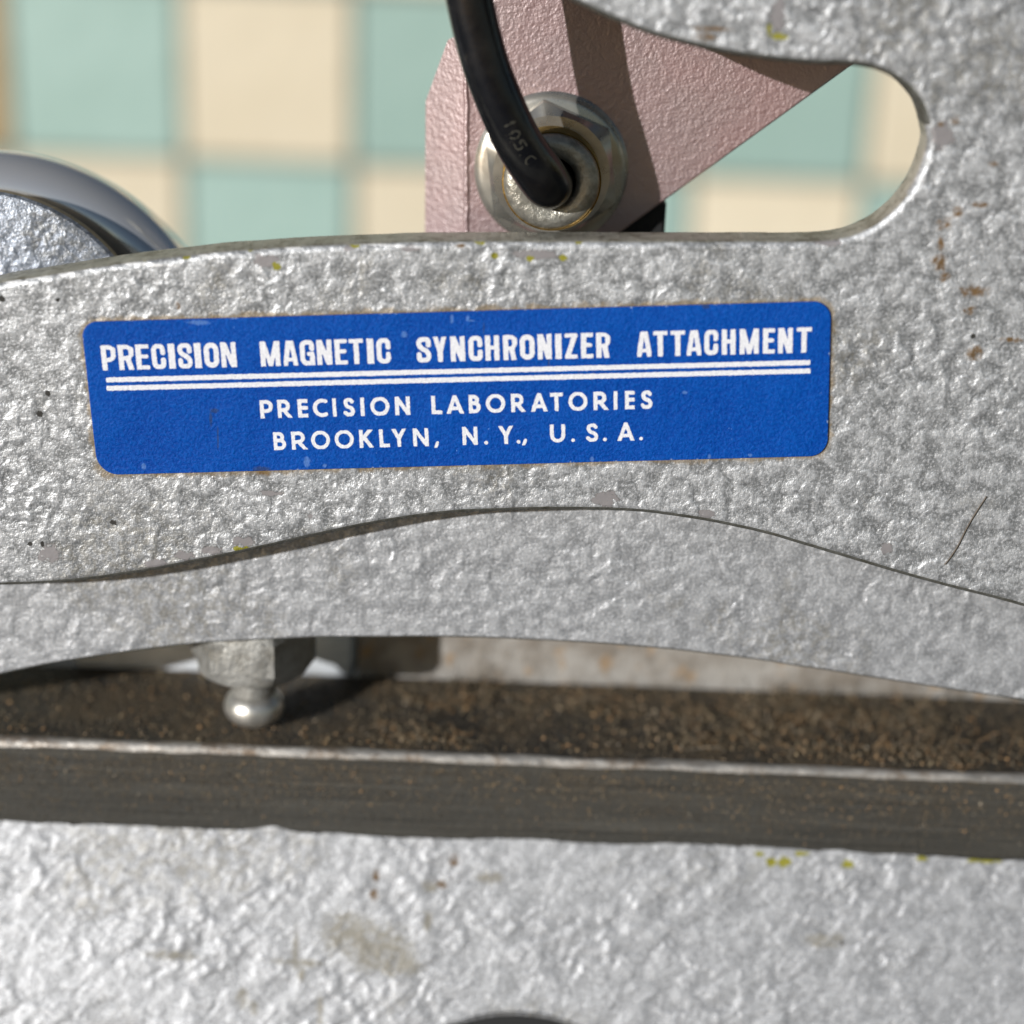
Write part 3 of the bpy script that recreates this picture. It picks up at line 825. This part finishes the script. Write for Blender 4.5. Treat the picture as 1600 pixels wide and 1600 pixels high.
L2 = [('P', 408, 428), ('R', 435.3, 458), ('E', 467, 482.6), ('C', 490.5, 514), ('I', 521.4, 527), ('S', 538, 555.6), ('I', 565, 571), ('O', 580.3, 610.2), ('N', 619, 642.2),
      ('L', 675.6, 692), ('A', 698.8, 725.7), ('B', 733.7, 752), ('O', 760.6, 790.5), ('R', 799.7, 822.2), ('A', 830.2, 856.3), ('T', 860.3, 880.2), ('O', 888.8, 918.3), ('R', 927.8, 951), ('I', 959.2, 965), ('E', 976.7, 991.7), ('S', 1001, 1019.3)]
text_line("maker_lettering", L2, (418, 652.5), (1010, 637.6), (417, 624), light, 5.9, 0.32, INK_Y)
L3 = [('B', 428.9, 448.3), ('R', 457.2, 481.7), ('O', 487.7, 517.2), ('O', 524.6, 554.3), ('K', 563, 585), ('L', 594.3, 610.2), ('Y', 613.5, 636.4), ('N', 646.9, 671), (',', 680, 687),
      ('N', 723.8, 747.3), ('.', 758, 763), ('Y', 780, 803), ('.', 808.5, 813.2), (',', 817, 824), ('U', 860.2, 883.7), ('.', 893.2, 898.2), ('S', 916, 935), ('.', 943, 947.3), ('A', 964.9, 990.9), ('.', 999, 1003.7)]
text_line("address_lettering", L3, (438, 702), (978, 687.3), (437, 674), light, 5.7, 0.32, INK_Y)
for (xl, yt0, yb0, xr, yt1, yb1) in ((166.5, 588.3, 596.9, 1265.5, 561.3, 569.4), (167.5, 602.0, 609.3, 1265.8, 574.6, 582.2)):
    u0, v0 = np_uv(xl, (yt0 + yb0) / 2); u1, v1 = np_uv(xr, (yt1 + yb1) / 2)
    th = 7.7; L_ = u1 - u0
    V, F = stroke_mesh([([(-9, th / 2), (L_ + 9, th / 2)], th)], L_, th, 1.3, 0.45)
    obj("ruled_line", [np_pos(u0 + x, v0 + (v1 - v0) * x / L_ + y - th / 2, INK_Y) for x, y in V], F, MAT['ink'], name_plate)

# ------------------------------------------------------------------ jack bracket behind the slot
YK = 325.0
n = NT("metal_painted_red_reflection")
v = n.noise(10, 2, 0.6)
a = n.noise(120, 4, 0.6); g = n.noise(5, 3, 0.7)
c = n.mix(n.ramp(a, 0.3, 0.7), lin(116, 10, 12), lin(94, 8, 10))  # maroon base paints in a red reflection; the metal itself is plain silver
c = n.mix(n.ma('MULTIPLY', n.ramp(n.noise(8, 4, 0.7), 0.66, 0.72), 0.8), c, lin(40, 24, 24))
n.set(base_color=c, metallic=0.0, roughness=0.4, specular_ior_level=0.3)
gl = n.t.nodes.new("ShaderNodeBsdfGlossy"); gl.inputs["Color"].default_value = lin(216, 204, 203); gl.inputs["Roughness"].default_value = 0.52
ms = n.t.nodes.new("ShaderNodeMixShader"); ms.inputs[0].default_value = 0.62
n.L(n.p.outputs[0], ms.inputs[1]); n.L(gl.outputs[0], ms.inputs[2])
n.L(ms.outputs[0], n.t.nodes["Material Output"].inputs["Surface"])
b = n.bump(n.ma('ADD', n.ma('MULTIPLY', v, 1.1), n.ma('MULTIPLY', g, 0.5)), 1.15)
n.L(b, n.p.inputs["Normal"]); n.L(b, gl.inputs["Normal"]); MAT['red'] = n.m
MAT['bright'] = flat_metal("nickel_plate", lin(216, 212, 202), 0.28, 0.85, 0.8, 90, (1, 1, 1), lin(150, 142, 126), 0.15)
MAT['collar'] = flat_metal("aged_nickel_collar", lin(206, 202, 190), 0.36, 0.75, 2.5, 14, (1, 1, 1), lin(120, 112, 92), 0.5)
MAT['brass'] = flat_metal("brass_thread", lin(176, 146, 90), 0.35, 0.9, 2.0, 16)
n = NT("black_moulding"); MAT['black'] = n.set(base_color=lin(18, 18, 18), roughness=0.6)

br = thing("jack_bracket", (W(860, 380, YK)[0], YK, W(860, 380, YK)[2]), "dappled silver metal bracket, red reflection painted in, holding a nickel cable socket behind the slot", "bracket")
poly = [(728, 420), (728, 50), (748, 36), (770, 0), (790, -80), (800, -300), (1420, -300), (1420, 38), (1320, 110), (985, 352), (930, 392), (900, 420)]
pp = []
for i in range(len(poly)):
    a, b = np.array(poly[i], float), np.array(poly[(i + 1) % len(poly)], float)
    m = max(1, int(np.linalg.norm(b - a) / 25))
    for k in range(m): pp.append(a + (b - a) * k / m)
plate("bracket_face", [xz(x, y, YK) for x, y in pp], YK, 22, 3, [MAT['red'], MAT['edge']], br, 3)
# side flange folded back along the left edge
fl_o = [(728, 420), (728, 50), (700, 62), (668, 150), (665, 158), (664, 355), (664, 420)]
def flange_pt(px, py, off=0.0):
    k = (728 - px) / 64.0
    Y = YK + 4 + k * 46 + off
    p_ = W(px, py, Y); return (p_[0], p_[1], p_[2])
fv = [flange_pt(x, y) for x, y in fl_o] + [flange_pt(x + 3, y, 20) for x, y in fl_o]
m = len(fl_o)
obj("side_flange", fv, [list(range(m))[::-1], list(range(m, 2 * m))] + [(i, (i + 1) % m, m + (i + 1) % m, m + i) for i in range(m)], MAT['red'], br, None, False)
# bright fold line
fp = [W(729, y, YK + 1) for y in np.linspace(415, 56, 40)]
fp = [q_ + rng.normal(0, .5, 3) for q_ in fp]
tube("fold", fp, 4.5, MAT['red'], br, 12)
ax = W(862, 285, 205); AXK = (ax[0], ax[2])
lathe("washer", [(60, YK - 10), (112, YK - 10), (120, YK - 7), (126, YK - 1), (126, YK + 2)], AXK, MAT['bright'], br, 128)
# hexagonal nut, round chamfer on its face
def hexnut(name, axis, r_in, flat, y0, y1, mat, parent, n_=144):
    prof = [(r_in, y0 + 4), (r_in + 4, y0), (flat * .94, y0), (flat * 1.155, y0 + 12), (flat * 1.155, y1)]
    verts, faces = [], []
    for r, y in prof:
        for k in range(n_):
            a = 2 * math.pi * (k + .5) / n_
            m_ = (a + math.radians(22)) % (math.pi / 3) - math.pi / 6
            rr = min(r, flat / math.cos(m_))
            verts.append((axis[0] + rr * math.cos(a), y, axis[1] + rr * math.sin(a)))
    for q_ in range(len(prof) - 1):
        for k in range(n_):
            j = (k + 1) % n_; faces.append((q_ * n_ + k, q_ * n_ + j, (q_ + 1) * n_ + j, (q_ + 1) * n_ + k))
    return obj(name, verts, faces, mat, parent, None, True, 20)
hexnut("nut", AXK, 74, 100, YK - 52, YK - 9, MAT['bright'], br)
prof = []
for k in range(17):
    y = 212 + k * 5
    prof.append((73 if k % 2 else 78.5, y))
lathe("threaded_bushing", prof, AXK, MAT['brass'], br, 96, 20)
lathe("collar", [(37.5, 330), (37.5, 216), (39, 207), (46, 202), (62, 201), (71, 205), (76, 212), (77, 222), (77, 240), (72, 246)], AXK, MAT['collar'], br, 96, 50)
xb0, xb1 = W(905, 340, YK + 30)[0], W(1040, 340, YK + 30)[0]
zb_, zt_ = W(1000, 420, YK + 30)[2], W(1000, 312, YK + 30)[2]
bm = bmesh.new(); bmesh.ops.create_cube(bm, size=1)
for v_ in bm.verts:
    v_.co = Vector(((xb0 + xb1) / 2 + v_.co.x * (xb1 - xb0), YK + 24 + 75 + v_.co.y * 150, (zb_ + zt_) / 2 + v_.co.z * (zt_ - zb_))) * U
bmesh.ops.bevel(bm, geom=list(bm.edges), offset=5 * U, segments=2, affect='EDGES')
me = bpy.data.meshes.new("socket_housing"); bm.to_mesh(me); bm.free(); me.materials.append(MAT['black'])
o = bpy.data.objects.new("socket_housing", me); COL.objects.link(o); adopt(o, br)

# ------------------------------------------------------------------ black cable
n = NT("black_pvc_sheath")
sp = n.ramp(n.noise(5, 4, 0.75), 0.64, 0.70)
dust = n.ramp(n.noise(60, 5, 0.7), 0.45, 0.7)
c = n.mix(n.ma('MULTIPLY', sp, n.ma('MULTIPLY', dust, 0.8)), lin(15, 16, 20), lin(122, 114, 98))
c = n.mix(n.ma('MULTIPLY', dust, 0.05), c, lin(110, 104, 96))
n.set(base_color=c, specular_ior_level=0.85, roughness=n.ramp(n.noise(20, 4), 0.3, 0.7, 0.15, 0.23))
n.L(n.bump(n.noise(8, 4, 0.7), 0.5), n.p.inputs["Normal"]); MAT['sheath'] = n.m
ctrl = [(AXK[0], 330, AXK[1]), (AXK[0], 235, AXK[1]), tuple(W(857, 289, 178)), tuple(W(838, 264, 138)), tuple(W(809, 220, 112)), tuple(W(784, 166, 100)), tuple(W(762, 110, 95)), tuple(W(747, 58, 92)),
        tuple(W(736, 10, 90)), tuple(W(727, -40, 90)), tuple(W(716, -120, 95)), tuple(W(706, -230, 110))]
CL = spline(ctrl, 14)
RC = 34.5
cable = thing("cable", ctrl[1], "black rubber-sheathed cable curving up out of the nickel socket", "cable")
RAD = [RC + 4.0 * math.exp(-((p_[1] - 150) / 45.0) ** 2) if p_[1] < 236 else 36.5 for p_ in CL]
tube("sheath", CL, RAD, MAT['sheath'], cable, 48)
n = NT("faded_print"); MAT['fprint'] = n.set(base_color=n.mix(n.noise(4, 3), lin(74, 72, 62), lin(50, 49, 44)), roughness=0.7)
# faint marking along the sheath, reading downwards
arcl = np.concatenate([[0], np.cumsum([np.linalg.norm(CL[i + 1] - CL[i]) for i in range(len(CL) - 1)])])
FRM = frames(CL)
def on_cable(s, phi, r):
    i = int(np.clip(np.searchsorted(arcl, s) - 1, 0, len(CL) - 2)); k = (s - arcl[i]) / (arcl[i + 1] - arcl[i])
    p_ = CL[i] * (1 - k) + CL[i + 1] * k
    t = FRM[i][0] * (1 - k) + FRM[i + 1][0] * k; t /= np.linalg.norm(t)
    to_cam = _C - p_; f_ = to_cam - t * (to_cam @ t); f_ /= np.linalg.norm(f_)
    rt = np.cross(f_, t)                       # sideways
    if rt[0] < 0: rt = -rt
    return p_ + r * (math.cos(phi) * f_ + math.sin(phi) * rt)
i0 = min(range(len(CL)), key=lambda i: np.linalg.norm(CL[i] - W(788, 184, CL[i][1])))
s_cur = arcl[i0]
verts, faces = [], []
for ch, gap in (('1', 12), ('0', 15), ('5', 15), ('.', 9), ('C', 17)):
    w_, h_ = (5, 17) if ch == '1' else (12, 17)
    if ch == '.': w_ = 4
    V, F = stroke_mesh(light(ch, w_, h_, 2.6), w_, h_, 0.7, 0.45, ch != '.', 2.0, -0.6)
    b = len(verts)
    for (x, y) in V: verts.append(on_cable(s_cur - x, (y - 8) / RC, RAD[i0] + 1.2))
    for f in F: faces.append([q_ + b for q_ in f])
    s_cur -= gap + 1
obj("cable_print", verts, faces, MAT['fprint'], cable)

# ------------------------------------------------------------------ chrome wheel with painted face, chrome roller behind the stop screw
n = NT("chrome"); MAT['chrome'] = n.set(base_color=lin(232, 232, 232), metallic=0.72, roughness=n.ramp(n.noise(90, 4), 0.3, 0.7, 0.08, 0.13))
YC = 380.0
cw = W(12, 592, YC); CWA = (cw[0], cw[2])
dw = W(-20, 562, 230); DWA = (dw[0], dw[2])
wheel = thing("film_wheel", (cw[0], YC, cw[2] - 390), "chrome wheel with rounded rim and blue-grey painted face at the left edge", "wheel")
prof = [(180, YC - 40), (250, YC - 50), (290, YC - 62)]
for k in range(0, 25):
    a = math.radians(-110 + 220 * k / 24)
    prof.append((335 + 62 * math.cos(a), YC + 60 * math.sin(a) * 1.15))
prof += [(250, YC + 60), (180, YC + 60)]
lathe("rim", prof, CWA, MAT['chrome'], wheel, 160, 50)
lathe("painted_face", [(0.5, 230), (270, 230), (276, 232), (280, 238)], DWA, MAT['disc'], wheel, 160, 30)
lathe("face_band", [(280, 238), (281, 242), (281, 250), (200, 256)], DWA, flat_metal("tan_worn_band", lin(170, 152, 124), 0.5, 0.4, 2, 20), wheel, 160, 30)
xr0, xr1 = W(120, 1040, YB + 60)[0], W(560, 1040, YB + 60)[0]
RR = 92.0; zc = ZR + RR * .55; yc = YB + 60 + RR * .2
verts, faces = [], []; n_ = 64
pr = [(xr0, 30), (xr0 + 6, RR - 12), (xr0 + 22, RR), (xr1 - 40, RR), (xr1 - 12, RR - 10), (xr1, RR - 34), (xr1 + 2, 20)]
for x, r in pr:
    for k in range(n_):
        a = 2 * math.pi * k / n_; verts.append((x, yc + r * math.cos(a), zc + r * math.sin(a)))
for q_ in range(len(pr) - 1):
    for k in range(n_):
        j = (k + 1) % n_; faces.append((q_ * n_ + k, q_ * n_ + j, (q_ + 1) * n_ + j, (q_ + 1) * n_ + k))
faces.append(list(range(n_))); faces.append(list(range((len(pr) - 1) * n_, len(pr) * n_))[::-1])
ro = obj("chrome_roller", verts, faces, flat_metal("chrome_painted_reflection", lin(240, 245, 250), 0.35, 0.0, 1.0, 60), None, None, True, 40)  # blue-white non-metal colour paints in the sky reflected by the chrome
tag(ro, "polished chrome roller half hidden behind the hexagonal nut", "roller")

# ------------------------------------------------------------------ dust on the rail, a stray hair
n = NT("dust")
ge = n.t.nodes.new("ShaderNodeNewGeometry")
rp_ = n.t.nodes.new("ShaderNodeValToRGB"); n.L(ge.outputs["Random Per Island"], rp_.inputs[0])
els = rp_.color_ramp.elements
els[0].color = lin(60, 54, 45); els[1].color = lin(168, 158, 140)
for pos, cc in ((0.4, lin(96, 86, 70)), (0.76, lin(140, 124, 98)), (0.92, lin(172, 134, 92))):
    e = els.new(pos); e.color = cc
MAT['dust'] = n.set(base_color=rp_.outputs[0], roughness=0.9)
verts, faces = [], []
def grain(p_, r):
    b = len(verts)
    d = rng.normal(0, 1, (6, 3)) * .25 + np.array([(1, 0, 0), (-1, 0, 0), (0, 1, 0), (0, -1, 0), (0, 0, 1), (0, 0, -1)])
    for q_ in d: verts.append(np.array(p_) + q_ * r)
    for f in ((0, 2, 4), (2, 1, 4), (1, 3, 4), (3, 0, 4), (2, 0, 5), (1, 2, 5), (3, 1, 5), (0, 3, 5)): faces.append([b + k for k in f])
def fibre(p_, L_, r):
    d = rng.normal(0, 1, 3); d[2] = abs(d[2]) * .6; d /= np.linalg.norm(d)
    q_ = np.array(p_, float); side = np.cross(d, rng.normal(0, 1, 3)); side /= np.linalg.norm(side)
    prev = None
    for k in range(6):
        up2 = np.cross(d, side)
        b = len(verts)
        for a in (0, 2.1, 4.2): verts.append(q_ + r * (math.cos(a) * side + math.sin(a) * up2))
        if prev is not None:
            for m_ in range(3): faces.append((prev + m_, prev + (m_ + 1) % 3, b + (m_ + 1) % 3, b + m_))
        prev = b
        d = d + rng.normal(0, .5, 3); d /= np.linalg.norm(d)
        side = side - d * (side @ d); side /= np.linalg.norm(side)
        q_ = q_ + d * L_ / 5
        if q_[2] < ZR + 1: q_[2] = ZR + 1
for k in range(7000):
    x = rng.uniform(-1000, 1000)
    y = rng.uniform(YE + 20, YB - 4)
    r = rng.choice([1.0, 1.5, 2.2, 3.4], p=[.4, .35, .2, .05])
    grain((x, y, ZR + r * .5), r)
cl = [(rng.uniform(-150, 780), rng.uniform(YE + 40, YB - 20), rng.uniform(20, 60)) for _ in range(26)]
for k in range(1100):
    cx, cy, cr = cl[rng.integers(len(cl))]
    x, y = cx + rng.normal(0, cr * 1.3), cy + rng.normal(0, cr * .6)
    if not (YE + 18 < y < YB - 2): continue
    fibre((x, y, ZR + abs(rng.normal(0, 7))), rng.uniform(16, 60), rng.uniform(.3, .6))
for k in range(4200):
    cx, cy, cr = cl[rng.integers(len(cl))]
    x, y = cx + rng.normal(0, cr * 1.3), cy + rng.normal(0, cr * .6)
    if not (YE + 18 < y < YB - 2): continue
    grain((x, y, ZR + abs(rng.normal(0, 4))), rng.choice([1.0, 2.0, 3.4], p=[.45, .4, .15]))
for k in range(3600):                       # specks clinging to the front of the rail
    x = rng.uniform(-1000, 1000); t = rng.beta(1, 1.8)
    r = rng.choice([1.0, 1.6, 2.4], p=[.55, .38, .07])
    grain((x, YE - r * .3, ZR - 26 - t * (ZR - ZF - 34)), r)
du = obj("rail_dust", verts, faces, MAT['dust'])
tag(du, "brown dust and lint lying along the steel rail", "dust", kind="stuff")

n = NT("dark_hair"); MAT['hair'] = n.set(base_color=lin(92, 82, 70), roughness=0.5)
hp_ = spline([tuple(W(x, y, -2.2)) for x, y in ((1541, 776), (1524, 802), (1510, 826), (1497, 852), (1484, 872), (1476, 882))], 6)
hr = tube("stray_hair", hp_, 1.1, MAT['hair'], None, 8)
tag(hr, "single dark hair stuck to the silver arm right of the name plate", "hair")
